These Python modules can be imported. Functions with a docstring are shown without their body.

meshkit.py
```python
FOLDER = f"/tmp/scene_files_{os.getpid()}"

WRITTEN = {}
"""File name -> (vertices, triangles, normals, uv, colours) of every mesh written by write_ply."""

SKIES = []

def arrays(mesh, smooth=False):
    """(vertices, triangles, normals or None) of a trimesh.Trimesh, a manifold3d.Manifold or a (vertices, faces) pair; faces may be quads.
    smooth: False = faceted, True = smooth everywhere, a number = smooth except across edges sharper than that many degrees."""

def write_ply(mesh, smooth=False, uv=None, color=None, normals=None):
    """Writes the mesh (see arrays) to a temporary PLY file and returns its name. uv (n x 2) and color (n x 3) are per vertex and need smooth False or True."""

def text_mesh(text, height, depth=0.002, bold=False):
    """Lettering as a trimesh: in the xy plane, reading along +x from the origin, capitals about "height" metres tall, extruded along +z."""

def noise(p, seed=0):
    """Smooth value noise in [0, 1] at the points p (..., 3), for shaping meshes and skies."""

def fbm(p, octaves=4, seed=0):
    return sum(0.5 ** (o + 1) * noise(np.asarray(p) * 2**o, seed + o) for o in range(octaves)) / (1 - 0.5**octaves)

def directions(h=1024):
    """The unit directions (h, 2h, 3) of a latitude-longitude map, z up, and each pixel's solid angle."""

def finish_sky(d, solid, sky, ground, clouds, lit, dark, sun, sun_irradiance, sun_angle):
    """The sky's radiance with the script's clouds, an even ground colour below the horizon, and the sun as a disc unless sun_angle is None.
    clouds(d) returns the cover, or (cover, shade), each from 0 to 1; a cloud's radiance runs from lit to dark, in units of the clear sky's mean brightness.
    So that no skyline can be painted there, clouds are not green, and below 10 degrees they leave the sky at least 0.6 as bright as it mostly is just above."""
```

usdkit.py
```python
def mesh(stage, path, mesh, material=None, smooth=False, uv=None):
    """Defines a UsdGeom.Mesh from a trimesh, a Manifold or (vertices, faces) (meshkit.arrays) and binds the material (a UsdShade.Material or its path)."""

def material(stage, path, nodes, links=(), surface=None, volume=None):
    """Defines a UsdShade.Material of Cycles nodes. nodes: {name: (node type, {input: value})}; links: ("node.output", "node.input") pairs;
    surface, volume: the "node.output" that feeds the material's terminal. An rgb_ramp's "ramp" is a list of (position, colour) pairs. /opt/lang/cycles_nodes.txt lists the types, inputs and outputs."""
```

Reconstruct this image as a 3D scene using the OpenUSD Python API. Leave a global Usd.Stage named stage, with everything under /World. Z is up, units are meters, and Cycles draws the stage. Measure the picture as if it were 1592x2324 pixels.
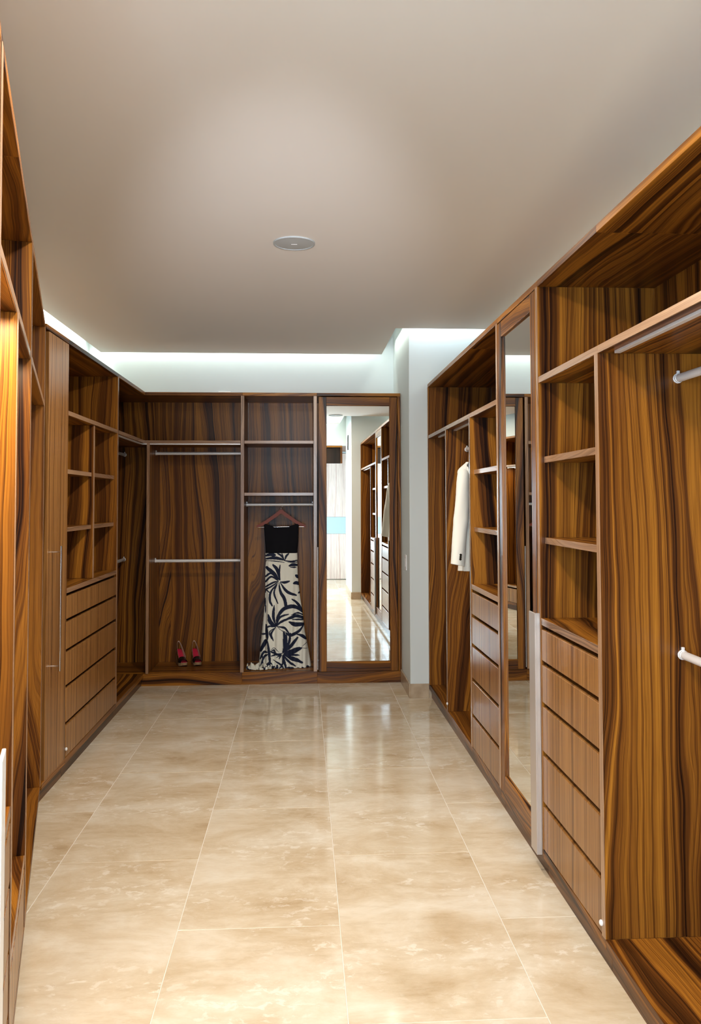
import math, random
import numpy as np
import trimesh, shapely.geometry as sg
import manifold3d as m3
import usdkit, meshkit
from pxr import Usd, UsdGeom, UsdLux, UsdShade, Gf, Sdf, Vt

random.seed(7)
rng = np.random.default_rng(7)
stage = Usd.Stage.CreateInMemory()
UsdGeom.SetStageUpAxis(stage, UsdGeom.Tokens.z)
UsdGeom.SetStageMetersPerUnit(stage, 1.0)
UsdGeom.Xform.Define(stage, '/World')
UsdGeom.Scope.Define(stage, '/World/Looks')

# ------------------------------------------------------------------ camera
cam = UsdGeom.Camera.Define(stage, '/World/Camera')
F_PX, CY = 1857.77, 1068.81
YAW, PITCH, ROLL = math.radians(3.3306), math.radians(2.1621), math.radians(-0.1454)
cam.CreateHorizontalApertureAttr(24.0)
cam.CreateVerticalApertureAttr(24.0 * 2324 / 1592)
cam.CreateFocalLengthAttr(24.0 * F_PX / 1592)
cam.CreateVerticalApertureOffsetAttr((CY - 1162.0) / 1592 * 24.0)
cam.CreateClippingRangeAttr(Gf.Vec2f(0.02, 100))
fw = np.array([math.sin(YAW) * math.cos(PITCH), math.cos(YAW) * math.cos(PITCH), math.sin(PITCH)])
rt = np.array([math.cos(YAW), -math.sin(YAW), 0.0])
up = np.cross(rt, fw)
r2 = rt * math.cos(ROLL) + up * math.sin(ROLL)
u2 = -rt * math.sin(ROLL) + up * math.cos(ROLL)
cm = Gf.Matrix4d(*r2, 0, *u2, 0, *(-fw), 0, 0, 0, 1.6, 1)
UsdGeom.Xformable(cam).AddTransformOp().Set(cm)
cam.CreateExposureAttr(0.28)


# ------------------------------------------------------------------ lights
def light(kind, name, pos, color, inten, size=(1, 1), aim=(0, 0, -1), spread=None):
    l = kind.Define(stage, '/World/Lights/' + name)
    l.CreateColorAttr(Gf.Vec3f(*color))
    l.CreateIntensityAttr(inten)
    if kind is UsdLux.RectLight:
        l.CreateWidthAttr(size[0]); l.CreateHeightAttr(size[1])
    elif kind is UsdLux.DiskLight:
        l.CreateRadiusAttr(size)
    elif kind is UsdLux.SphereLight:
        l.CreateRadiusAttr(size)
    d = np.array(aim, float); d /= np.linalg.norm(d)
    z = -d
    ref = np.array([0, 0, 1.0]) if abs(z[2]) < 0.9 else np.array([0, 1.0, 0])
    x = np.cross(ref, z); x /= np.linalg.norm(x); y = np.cross(z, x)
    UsdGeom.Xformable(l).AddTransformOp().Set(Gf.Matrix4d(*x, 0, *y, 0, *z, 0, *pos, 1))
    if spread:
        s = UsdLux.ShapingAPI.Apply(l.GetPrim())
        s.CreateShapingConeAngleAttr(spread[0]); s.CreateShapingConeSoftnessAttr(spread[1])
    return l


UsdGeom.Scope.Define(stage, '/World/Lights')
COVE = (0.93, 1.0, 0.90)
KEY = (1.0, 0.885, 0.755)
DAY = (0.72, 0.86, 1.0)
WARM = (1.0, 0.74, 0.48)
# LED runs inside the ceiling cove
light(UsdLux.RectLight, 'cove_back', (-0.58, 7.79, 3.13), COVE, 12, (2.55, .05))
light(UsdLux.RectLight, 'cove_step', (0.815, 7.10, 3.13), COVE, 11, (.05, 1.15))
light(UsdLux.RectLight, 'cove_pier', (1.19, 6.62, 3.13), (.80, .92, 1.0), 17, (.62, .05))
light(UsdLux.RectLight, 'cove_left', (-1.96, 6.05, 3.13), COVE, 42, (.05, 3.2))
light(UsdLux.RectLight, 'cove_right', (1.565, 3.9, 3.13), COVE, 22, (.05, 5.0))
light(UsdLux.RectLight, 'cove_entry', (0.1, -0.17, 3.13), COVE, 20, (1.2, .05))
# unseen ceiling lamps above the frame, placed as key light on the wardrobes
for i, (x, y, w) in enumerate([(-0.1, 2.06, 1.0), (0.15, 0.75, 0.6)]):
    light(UsdLux.DiskLight, 'unseen_lamp_%d' % i, (x, y, 2.985), KEY, 320 * w, 0.11)
# unseen source under the grey ceiling disc, placed to light the far wardrobes
light(UsdLux.DiskLight, 'unseen_light_mid', (-.047, 4.385, 2.984), (1.0, .89, .76), 390, 0.09, spread=(70, .3))
# unseen flash beside the camera, bounced off the ceiling for its glow
light(UsdLux.SphereLight, 'unseen_uplight', (0.0, -0.05, 1.80), (.86, .90, 1.0), 3600, 0.06, aim=(-0.12, 5.6, 1.2), spread=(13, 1.0))
# unseen hall daylight, placed to light the pale door, pier and right-hand run
light(UsdLux.RectLight, 'unseen_hall_day', (-1.6, -1.1, 1.5), DAY, 14, (1.0, 2.0), aim=(1.5, -.75, 0))
light(UsdLux.RectLight, 'unseen_entry_day', (-.35, -0.75, 1.6), (.62, .82, 1.0), 21.0, (.9, 1.7), aim=(0.22, 1, 0.0), spread=(40, .8))

# ------------------------------------------------------------------ materials
LOOK = '/World/Looks/'


def wood(name, axis, light_c=(.45, .182, .022), mid_c=(.150, .050, .0085), dark_c=(.017, .0055, .0026), rough=.32, tone=1.0, fine=1.0, freq=11.0, warp=.135, spec=.22, contrast=1.0):
    """Parota veneer: long wavy dark streaks that follow one axis of the object, like sawn growth rings."""
    dirs = {'z': (1.0, 1.13, 0), 'x': (0, 1.13, 1.0), 'y': (1.0, 0, 1.13)}[axis]
    k = 'xyz'.index(axis)
    w1 = [1.7] * 3; w1[k] = .36
    w2 = [6.0] * 3; w2[k] = 1.3
    fn = [210.0] * 3; fn[k] = 4.0
    lg = [1.1] * 3; lg[k] = .35
    c = lambda v: tuple(tone * q for q in v)
    mixc = lambda p, q, t: tuple(tone * (x * (1 - t) + y * t) for x, y in zip(p, q))
    cc = lambda x: .5 + (x - .5) / contrast
    n = {
        'tc': ('texture_coordinate', {}), 'sh': ('attribute', {'attribute': 'shift'}),
        'add': ('vector_math', {'math_type': 'add'}),
        'dot': ('vector_math', {'math_type': 'dot_product', 'vector2': dirs}),
        'm1': ('mapping', {'scale': w1}), 'n1': ('noise_texture', {'scale': 1.0, 'detail': 1.0, 'roughness': .4}),
        'm2': ('mapping', {'scale': w2}), 'n2': ('noise_texture', {'scale': 1.0, 'detail': 2.0, 'roughness': .5}),
        'k1': ('math', {'math_type': 'multiply', 'value2': warp * 4.0}), 'k2': ('math', {'math_type': 'multiply', 'value2': warp * .62}),
        's1': ('math', {'math_type': 'add'}), 's2': ('math', {'math_type': 'add'}),
        'fr': ('math', {'math_type': 'multiply', 'value2': freq}),
        'ring': ('noise_texture', {'dimensions': '1D', 'scale': 1.0, 'detail': 6.0, 'roughness': .78}),
        'ramp': ('rgb_ramp', {'ramp': [(0, c(dark_c)), (cc(.36), c(dark_c)), (cc(.41), mixc(dark_c, mid_c, .5)), (cc(.465), c(mid_c)), (cc(.515), mixc(mid_c, light_c, .4)), (cc(.58), mixc(mid_c, light_c, .85)), (cc(.61), c(light_c)), (cc(.645), mixc(mid_c, light_c, .4)), (cc(.675), mixc(dark_c, mid_c, .6)), (cc(.70), mixc(mid_c, light_c, .2)), (cc(.77), c(light_c))]}),
        'ml': ('mapping', {'scale': lg}), 'nl': ('noise_texture', {'scale': 1.0, 'detail': 2.0}),
        'rl': ('rgb_ramp', {'ramp': [(.34, (.55, .47, .45)), (.55, (1, 1, 1))]}),
        'mul2': ('mix', {'mix_type': 'multiply', 'fac': .6}),
        'mf': ('mapping', {'scale': fn}), 'nf': ('noise_texture', {'scale': 1.0, 'detail': 2.0, 'roughness': .6}),
        'rf': ('rgb_ramp', {'ramp': [(.32, (.55, .5, .48)), (.60, (1, 1, 1))]}),
        'mul': ('mix', {'mix_type': 'multiply', 'fac': .6 * fine}),
        'bsdf': ('principled_bsdf', {'roughness': rough, 'specular_ior_level': spec}),
    }
    L = [('tc.object', 'add.vector1'), ('sh.vector', 'add.vector2'), ('add.vector', 'dot.vector1'),
         ('add.vector', 'm1.vector'), ('m1.vector', 'n1.vector'), ('n1.fac', 'k1.value1'),
         ('add.vector', 'm2.vector'), ('m2.vector', 'n2.vector'), ('n2.fac', 'k2.value1'),
         ('dot.value', 's1.value1'), ('k1.value', 's1.value2'), ('s1.value', 's2.value1'), ('k2.value', 's2.value2'),
         ('s2.value', 'fr.value1'), ('fr.value', 'ring.w'), ('ring.fac', 'ramp.fac'),
         ('add.vector', 'ml.vector'), ('ml.vector', 'nl.vector'), ('nl.fac', 'rl.fac'),
         ('add.vector', 'mf.vector'), ('mf.vector', 'nf.vector'), ('nf.fac', 'rf.fac'),
         ('ramp.color', 'mul.color1'), ('rf.color', 'mul.color2'), ('mul.color', 'mul2.color1'), ('rl.color', 'mul2.color2'), ('mul2.color', 'bsdf.base_color')]
    return usdkit.material(stage, LOOK + name, n, L, surface='bsdf.BSDF')


def plain(name, col, rough=.5, metal=0.0, spec=.5, **kw):
    return usdkit.material(stage, LOOK + name, {'b': ('principled_bsdf', dict(base_color=col, roughness=rough, metallic=metal, specular_ior_level=spec, **kw))}, surface='b.BSDF')


WZ = wood('wood_upright', 'z')
WX = wood('wood_lengthwise', 'x')
WY = wood('wood_crosswise', 'y')
EDGEC = dict(light_c=(.48, .29, .165), mid_c=(.37, .215, .12), dark_c=(.20, .11, .06), rough=.22, fine=.4, spec=.6)  # edge banding; sheen from the room is partly put into its pale colour
EZ = wood('edge_upright', 'z', **EDGEC)
EX = wood('edge_lengthwise', 'x', **EDGEC)
FR = wood('drawer_veneer', 'z', light_c=(.44, .22, .068), mid_c=(.33, .152, .043), dark_c=(.15, .062, .017), rough=.27, spec=.4, freq=18, warp=.05, contrast=1.0)
DARKZ = wood('transom_wood', 'z', light_c=(.035, .018, .010), mid_c=(.020, .010, .006), dark_c=(.008, .005, .003), rough=.5)
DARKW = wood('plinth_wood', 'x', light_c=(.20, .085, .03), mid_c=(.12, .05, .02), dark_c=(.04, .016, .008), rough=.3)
WALL = plain('wall_paint', (.71, .775, .785), .6)
CEIL = plain('ceiling_paint', (.80, .755, .70), .7)
GREYCEIL = plain('speaker_mesh', (.46, .48, .48), .8, 0, .1)
ALU = plain('aluminium', (.86, .86, .87), .38, .3)
ALUP = plain('aluminium_satin', (.62, .57, .54), .42, .6)
CHROME = plain('steel', (.75, .75, .75), .15, 1.0)
WHITE = plain('white_plastic', (.85, .85, .85), .35)
MIRROR = plain('mirror_silver', (.90, .93, .90), .0, 1.0)
GREEN = plain('glass_edge', (.25, .42, .36), .1)
BLACK = plain('black_jersey', (.006, .006, .009), .9, 0, .2)
CREAM = plain('cream_cloth', (.88, .87, .80), .85, 0, .2, sheen_weight=.2)
REDWOOD = plain('mahogany_lacquer', (.23, .042, .014), .35, 0, .2)
PLUM = plain('plum_hanger', (.07, .012, .02), .35)
BUTTON = plain('horn_button', (.02, .016, .01), .3)
CORK_N = {'tc': ('texture_coordinate', {}), 'n': ('noise_texture', {'scale': 260.0, 'detail': 2.0}), 'r': ('rgb_ramp', {'ramp': [(.3, (.20, .11, .05)), (.6, (.44, .29, .15))]}), 'b': ('principled_bsdf', {'roughness': .8})}
CORK = usdkit.material(stage, LOOK + 'cork', CORK_N, [('tc.object', 'n.vector'), ('n.fac', 'r.fac'), ('r.color', 'b.base_color')], surface='b.BSDF')
PATENT = plain('black_patent', (.008, .006, .008), .12)
REDL = plain('red_lining', (.50, .012, .05), .45)
BEIGEL = plain('beige_leather', (.62, .45, .36), .5)
PALEW = wood('pale_door_wood', 'z', light_c=(.84, .72, .64), mid_c=(.78, .62, .54), dark_c=(.62, .44, .38), rough=.35, freq=26, warp=.06)
TEALG = plain('blue_grey_band', (.42, .53, .56), .3)
STONE_N = {'g': ('geometry', {}), 'n': ('noise_texture', {'scale': 14.0, 'detail': 4.0}), 'r': ('rgb_ramp', {'ramp': [(.3, (.40, .30, .20)), (.7, (.52, .41, .29))]}), 'b': ('principled_bsdf', {'roughness': .25})}
STONE = usdkit.material(stage, LOOK + 'baseboard_stone', STONE_N, [('g.position', 'n.vector'), ('n.fac', 'r.fac'), ('r.color', 'b.base_color')], surface='b.BSDF')
GROUT = plain('grout', (.78, .74, .66), .5)
LAMP = usdkit.material(stage, LOOK + 'lamp_glow', {'e': ('emission', {'color': (1, .9, .75), 'strength': 6.0})}, surface='e.emission')
LEDW = usdkit.material(stage, LOOK + 'led_warm', {'e': ('emission', {'color': WARM, 'strength': 10.0})}, surface='e.emission')
LEDC = usdkit.material(stage, LOOK + 'led_cool', {'e': ('emission', {'color': COVE, 'strength': 4.0})}, surface='e.emission')


def travertine(name):
    n = {
        'g': ('geometry', {}), 'sh': ('attribute', {'attribute': 'shift'}), 'add': ('vector_math', {'math_type': 'add'}),
        'm1': ('mapping', {'scale': (2.3, 3.6, 1)}), 'n1': ('noise_texture', {'scale': 1.0, 'detail': 10.0, 'roughness': .66, 'distortion': .35}),
        'r1': ('rgb_ramp', {'ramp': [(.30, (.52, .395, .245)), (.42, (.625, .51, .355)), (.51, (.69, .59, .44)), (.59, (.745, .665, .53)), (.70, (.80, .75, .64))]}),
        'm2': ('mapping', {'scale': (17, 25, 1)}), 'n2': ('noise_texture', {'scale': 1.0, 'detail': 8.0, 'roughness': .66, 'distortion': .4}),
        'r2': ('rgb_ramp', {'ramp': [(.54, (0, 0, 0)), (.61, (.8, .8, .8))]}),
        'm3': ('mapping', {'scale': (2.4, 3.5, 1)}), 'n3': ('noise_texture', {'scale': 1.0, 'detail': 3.0, 'roughness': .5}),
        'r3': ('rgb_ramp', {'ramp': [(.45, (0, 0, 0)), (.62, (.75, .75, .75))]}),
        'mm': ('mix', {'mix_type': 'multiply', 'fac': 1.0}),
        'mx': ('mix', {'mix_type': 'mix', 'color2': (.86, .82, .73)}),
        'm4': ('mapping', {'scale': (7, 30, 1)}), 'n4': ('noise_texture', {'scale': 1.0, 'detail': 6.0, 'roughness': .7}),
        'r4': ('rgb_ramp', {'ramp': [(.30, (.80, .74, .66)), (.5, (1, 1, 1))]}), 'ml': ('mix', {'mix_type': 'multiply', 'fac': .4}),
        'b': ('principled_bsdf', {'roughness': .10, 'specular_ior_level': .5}),
    }
    L = [('g.position', 'add.vector1'), ('sh.vector', 'add.vector2')]
    for k in '1234':
        L += [('add.vector', 'm%s.vector' % k), ('m%s.vector' % k, 'n%s.vector' % k), ('n%s.fac' % k, 'r%s.fac' % k)]
    L += [('r2.color', 'mm.color1'), ('r3.color', 'mm.color2'), ('mm.color', 'mx.fac'), ('r1.color', 'ml.color1'), ('r4.color', 'ml.color2'), ('ml.color', 'mx.color1'), ('mx.color', 'b.base_color')]
    return usdkit.material(stage, LOOK + name, n, L, surface='b.BSDF')


TRAV = travertine('travertine')
PRINT = usdkit.material(stage, LOOK + 'printed_cloth', {'a': ('attribute', {'attribute': 'dye'}), 'b': ('principled_bsdf', {'roughness': .75, 'specular_ior_level': .25})}, [('a.color', 'b.base_color')], surface='b.BSDF')

# ------------------------------------------------------------------ helpers
USED = {}


def numbered(parent, name):
    k = USED.get((parent, name), 0)
    USED[(parent, name)] = k + 1
    return name if k == 0 else '%s_%03d' % (name, k)


def keys(prim, label=None, cat=None, group=None, kind=None):
    for k, v in (('label', label), ('category', cat), ('group', group), ('kind', kind)):
        if v: prim.SetCustomDataByKey(k, v)


def thing(name, label=None, cat=None, loc=(0, 0, 0), rot=0.0, group=None, kind=None):
    p = '/World/' + numbered('/World', name)
    x = UsdGeom.Xform.Define(stage, p)
    x.AddTranslateOp().Set(Gf.Vec3d(*map(float, loc)))
    if rot: x.AddRotateZOp().Set(float(rot))
    keys(x.GetPrim(), label, cat, group, kind)
    return p


def shift(prim, v=None):
    v = rng.uniform(-30, 30, 3) if v is None else v
    UsdGeom.PrimvarsAPI(prim).CreatePrimvar('shift', Sdf.ValueTypeNames.Float3Array, 'constant').Set(Vt.Vec3fArray([Gf.Vec3f(*map(float, v))]))


def part(parent, name, mesh, mat, label=None, smooth=False, sh=None, kind=None, holder=False):
    p = parent + '/' + numbered(parent, name)
    m = usdkit.mesh(stage, p, mesh, mat, smooth=smooth)
    shift(m.GetPrim(), sh)
    if label: keys(m.GetPrim(), label)
    if kind: keys(m.GetPrim(), kind=kind)
    return p


def box(x0, x1, y0, y1, z0, z1, ch=.0012):
    x0, x1 = min(x0, x1), max(x0, x1); y0, y1 = min(y0, y1), max(y0, y1); z0, z1 = min(z0, z1), max(z0, z1)
    c = min(ch, (x1 - x0) / 3, (y1 - y0) / 3, (z1 - z0) / 3)
    V = []
    for X, sx in ((x0, 1), (x1, -1)):
        for Y, sy in ((y0, 1), (y1, -1)):
            for Z, sz in ((z0, 1), (z1, -1)):
                V += [(X, Y + sy * c, Z + sz * c), (X + sx * c, Y, Z + sz * c), (X + sx * c, Y + sy * c, Z)]
    h = m3.Manifold.hull_points(np.array(V))
    m = h.to_mesh()
    return trimesh.Trimesh(np.array(m.vert_properties[:, :3]), np.array(m.tri_verts), process=False)


cat = trimesh.util.concatenate


def cyl(a, b, r, n=20):
    return trimesh.creation.cylinder(radius=r, segment=[a, b], sections=n)


def tube(pts, r, n=10):
    pts = np.asarray(pts, float)
    r = np.broadcast_to(r, len(pts))
    t = np.gradient(pts, axis=0); t /= np.linalg.norm(t, axis=1, keepdims=True) + 1e-12
    ref = np.array([0.13, 0.2, 1.0]); ref /= np.linalg.norm(ref)
    a = np.cross(t, ref); bad = np.linalg.norm(a, axis=1) < .05
    a[bad] = np.cross(t[bad], [1.0, .1, 0]); a /= np.linalg.norm(a, axis=1, keepdims=True)
    b = np.cross(t, a)
    an = np.arange(n) * 2 * np.pi / n
    v = pts[:, None] + r[:, None, None] * (np.cos(an)[None, :, None] * a[:, None] + np.sin(an)[None, :, None] * b[:, None])
    V = v.reshape(-1, 3); Fc = []
    for i in range(len(pts) - 1):
        for j in range(n):
            k = (j + 1) % n
            Fc += [(i * n + j, i * n + k, (i + 1) * n + k), (i * n + j, (i + 1) * n + k, (i + 1) * n + j)]
    for i0, rev in ((0, True), ((len(pts) - 1) * n, False)):
        for j in range(1, n - 1):
            Fc.append((i0, i0 + j + 1, i0 + j) if rev else (i0, i0 + j, i0 + j + 1))
    return trimesh.Trimesh(V, np.array(Fc)[:, ::-1], process=False)


def grid(P, close=False):
    """(rows, cols, 3) points -> mesh; close joins the last column to the first."""
    R, C = P.shape[:2]
    i, j = np.meshgrid(np.arange(R - 1), np.arange(C if close else C - 1), indexing='ij')
    k = (j + 1) % C
    q = np.stack([i * C + j, i * C + k, (i + 1) * C + k, (i + 1) * C + j], -1).reshape(-1, 4)
    f = np.vstack([q[:, [0, 1, 2]], q[:, [0, 2, 3]]])
    return trimesh.Trimesh(P.reshape(-1, 3), f, process=False)


def shell(P, t=.004):
    """Open grid of points given a thickness."""
    m = grid(P)
    nrm = np.array(m.vertex_normals)
    A = P.reshape(-1, 3); B = A - nrm * t
    R, C = P.shape[:2]; n = R * C
    f = np.array(m.faces)
    edge = []
    idx = np.arange(n).reshape(R, C)
    loop = list(idx[0]) + list(idx[1:, -1]) + list(idx[-1, -2::-1]) + list(idx[-2:0:-1, 0])
    for a, b in zip(loop, loop[1:] + loop[:1]):
        edge += [(a, a + n, b + n), (a, b + n, b)]
    return trimesh.Trimesh(np.vstack([A, B]), np.vstack([f, f[:, ::-1] + n, np.array(edge)]), process=False)


def prism(poly, z0, z1):
    m = trimesh.creation.extrude_polygon(sg.Polygon(poly), z1 - z0, engine='earcut')
    m.apply_translation((0, 0, z0))
    return m


# ------------------------------------------------------------------ measured plan
XR, XL, YB = 1.030, -1.389, 7.277
YC, XW, YW, XWL, XWR = 6.705, 0.876, 7.863, -2.03, 1.64
YL1 = 4.473
ANG = 15.457
a_ = math.radians(ANG)
ZT, TB = 2.572, .028          # top of the wardrobes, board
ZS = 2.145                    # top of the high shelf
ZF = 0.108                    # top of the raised floor board
SLOTS = [(1.066, 1.047), (.915, .895), (.737, .717), (.529, .508), (.313, .292)]
ZCEIL = 3.0

# ------------------------------------------------------------------ room shell
def structure(name, mesh=None, mat=None, label=None, smooth=False):
    if mesh is None:
        return thing(name, label, None, kind='structure')
    p = '/World/' + numbered('/World', name)
    m = usdkit.mesh(stage, p, mesh, mat, smooth=smooth)
    shift(m.GetPrim())
    keys(m.GetPrim(), label, None, None, 'structure')
    return p


fl = structure('floor', label='polished beige travertine floor of large staggered tiles with pale joints')
part(fl, 'grout', box(-2.2, 1.8, -2.6, 8.0, -.06, -.0012), GROUT, label='pale grout between the tiles')
gx = [-2.297, -1.688, -1.078, -.469, .139, .758, 1.368, 1.978]
j0 = [6.17, 5.575, 6.175, 5.564, 6.175, 5.574, 6.17]
for c in range(7):
    x0, x1 = max(gx[c], -2.2), min(gx[c + 1], 1.8)
    y = j0[c] - 1.204 * 9
    while y < 8.0:
        y0, y1 = max(y, -2.6), min(y + 1.204, 8.0)
        if y1 - y0 > .05:
            g = .0018
            part(fl, 'floor_tile', box(x0 + g, x1 - g, y0 + g, y1 - g, -.02, 0, .0008), TRAV)
        y += 1.204

WT = .12
structure('wall_back', box(XWL - WT, XW + .05, YW, YW + WT, 0, 3.3), WALL, 'white wall above the far wardrobes')
structure('wall_pier', box(XW, XWR + WT, YC, YW + WT, 0, 3.3, .004), WALL, 'white pier between the far wardrobes and the right-hand run')
structure('wall_right', box(XWR, XWR + WT, 1.0, YC, 0, 3.3), WALL, 'white wall behind the right-hand wardrobes')
structure('wall_left', box(XWL - WT, XWL, 4.1, YW, 0, 3.3), WALL, 'white wall above the left-hand wardrobes')
structure('wall_entry_right', box(XW, XWR + WT, -.35, 1.09, 0, 3.3, .004), WALL, 'white wall pier beside the entrance, seen in the far mirror')
# diagonal wall behind the angled wardrobes
qd = np.array([XL, YL1]) + .60 * np.array([-math.cos(a_), -math.sin(a_)])
dd = np.array([math.sin(a_), -math.cos(a_)]); nn = np.array([-math.cos(a_), -math.sin(a_)])
P0, P1 = qd - .15 * dd, qd + 4.75 * dd
structure('wall_diagonal', prism([P0, P1, P1 + WT * nn, P0 + WT * nn], 0, 3.3), WALL, 'white wall behind the angled wardrobes')
OPL, OPR, OPH = -.42, XW, 2.62
structure('wall_front', cat([box(-2.2, OPL, -.35, -.25, 0, 3.3), box(OPL, OPR + .01, -.35, -.25, OPH, 3.3)]), WALL, 'white wall over the entrance opening')
structure('wall_hall_end', box(-2.2, 1.8, -2.52, -2.4, 0, 3.3), WALL, 'white end wall of the entrance hall')
structure('wall_hall_right', box(XW + .25, XW + .35, -2.4, -.35, 0, 3.3), WALL, 'white side wall of the entrance hall')
structure('wall_hall_left', cat([box(-2.2, -2.1, -2.4, -.35, 0, .5), box(-2.2, -2.1, -2.4, -.35, 2.5, 3.3), box(-2.2, -2.1, -2.4, -1.9, .5, 2.5), box(-2.2, -2.1, -.8, -.35, .5, 2.5)]), WALL, 'white wall of the entrance hall around the unseen window')
ce = structure('ceiling', label='warm white dropped ceiling floating over a lit cove')
panel = [(-1.88, 7.70), (.748, 7.70), (.748, 6.53), (1.50, 6.53), (1.50, 1.27), (.748, 1.27), (.748, -.08)]
pe = qd + .16 * (-nn)
panel += [tuple(pe + 4.6 * dd), tuple(pe + .1 * dd), (-1.88, 4.45)]
part(ce, 'ceiling_panel', prism(panel, ZCEIL, ZCEIL + .05), CEIL, label='flat dropped panel with a step at its far right corner')
part(ce, 'added_hall_soffit', box(-2.1, XW + .25, -2.40, -.35, 2.64, 2.70), DARKW)  # added out of view to darken the hall above the door in reflections
part(ce, 'ceiling_slab', box(-2.2, 1.8, -2.5, 8.0, 3.26, 3.36), WALL)

b = structure('baseboard_pier', label='beige stone baseboard around the foot of the white pier')
bh = .115
part(b, 'baseboard_piece', box(XW - .012, XW, YC - .012, YB - .001, 0, bh, .002), STONE)
part(b, 'baseboard_piece', box(XW, XR - .001, YC - .012, YC, 0, bh, .002), STONE)
part(b, 'baseboard_piece', box(XR - .001, XR + .06, YC - .0045, YC, 0, .07, .001), STONE)
b = structure('baseboard_entry', label='beige stone baseboard on the entrance pier, seen in the far mirror')
part(b, 'baseboard_piece', box(XW - .012, XW, -.25, 1.10, 0, bh, .002), STONE)
part(b, 'baseboard_piece', box(XW, XR - .001, 1.09, 1.10, 0, bh, .002), STONE)

# entrance: dark transom and the pale door at the end of the hall
tr = structure('trim_1', label='dark wood transom panel over the entrance opening')
part(tr, 'transom_panel', box(OPL, OPR - .10, -.34, -.30, 2.30, OPH - .03), DARKZ)
part(tr, 'transom_rail', box(OPL, OPR - .07, -.36, -.24, OPH - .03, OPH), WX)
part(tr, 'transom_post', box(OPR - .10, OPR - .07, -.36, -.24, 2.30, OPH - .03), WZ)
dr = structure('door_1', label='tall pale wood door with a blue grey band at the end of the hall')
part(dr, 'door_panel', box(-.15, XW + .22, -2.40, -2.36, .01, .94), PALEW)
part(dr, 'door_panel', box(-.15, XW + .22, -2.40, -2.36, 1.29, 2.60), PALEW)
part(dr, 'door_band', box(-.15, XW + .22, -2.40, -2.362, .943, 1.287), TEALG, label='blue grey band')
wn = structure('unseen_window_1', label='unseen window of the entrance hall')  # out of view, placed as the source of daylight on the hall door
part(wn, 'unseen_window_frame', cat([box(-2.14, -2.08, -1.9, -1.85, .5, 2.5), box(-2.14, -2.08, -.85, -.8, .5, 2.5), box(-2.14, -2.08, -1.85, -.85, .5, .55), box(-2.14, -2.08, -1.85, -.85, 2.45, 2.5)]), WHITE)

# ------------------------------------------------------------------ wardrobe parts
DEP = .545


def top_board(t, u0, u1, d=DEP):
    part(t, 'top_board', box(u0, u1, 0, d, ZT - TB, ZT), WX)


def plinth(t, u0, u1, rec=.021):
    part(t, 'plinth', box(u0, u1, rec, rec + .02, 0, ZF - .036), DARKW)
    part(t, 'floor_board', box(u0, u1, 0, DEP, ZF - .036, ZF), WX)


def back_panel(t, u0, u1, z0=ZF, z1=ZT - TB, d=DEP, w=None):
    """Back in veneer leaves about 60 cm wide."""
    n = max(1, round((u1 - u0) / .62)); s = rng.uniform(-30, 30, 3)
    for k in range(n):
        a, c = u0 + (u1 - u0) * k / n, u0 + (u1 - u0) * (k + 1) / n
        part(t, 'back_panel', box(a, c, d - .018, d, z0, z1, .0006), WZ)


def upright(t, u0, u1, z0, z1, d0=0.0, d1=DEP - .018, name='side_panel'):
    part(t, name, box(u0, u1, d0, d1, z0, z1), WZ)


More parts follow.
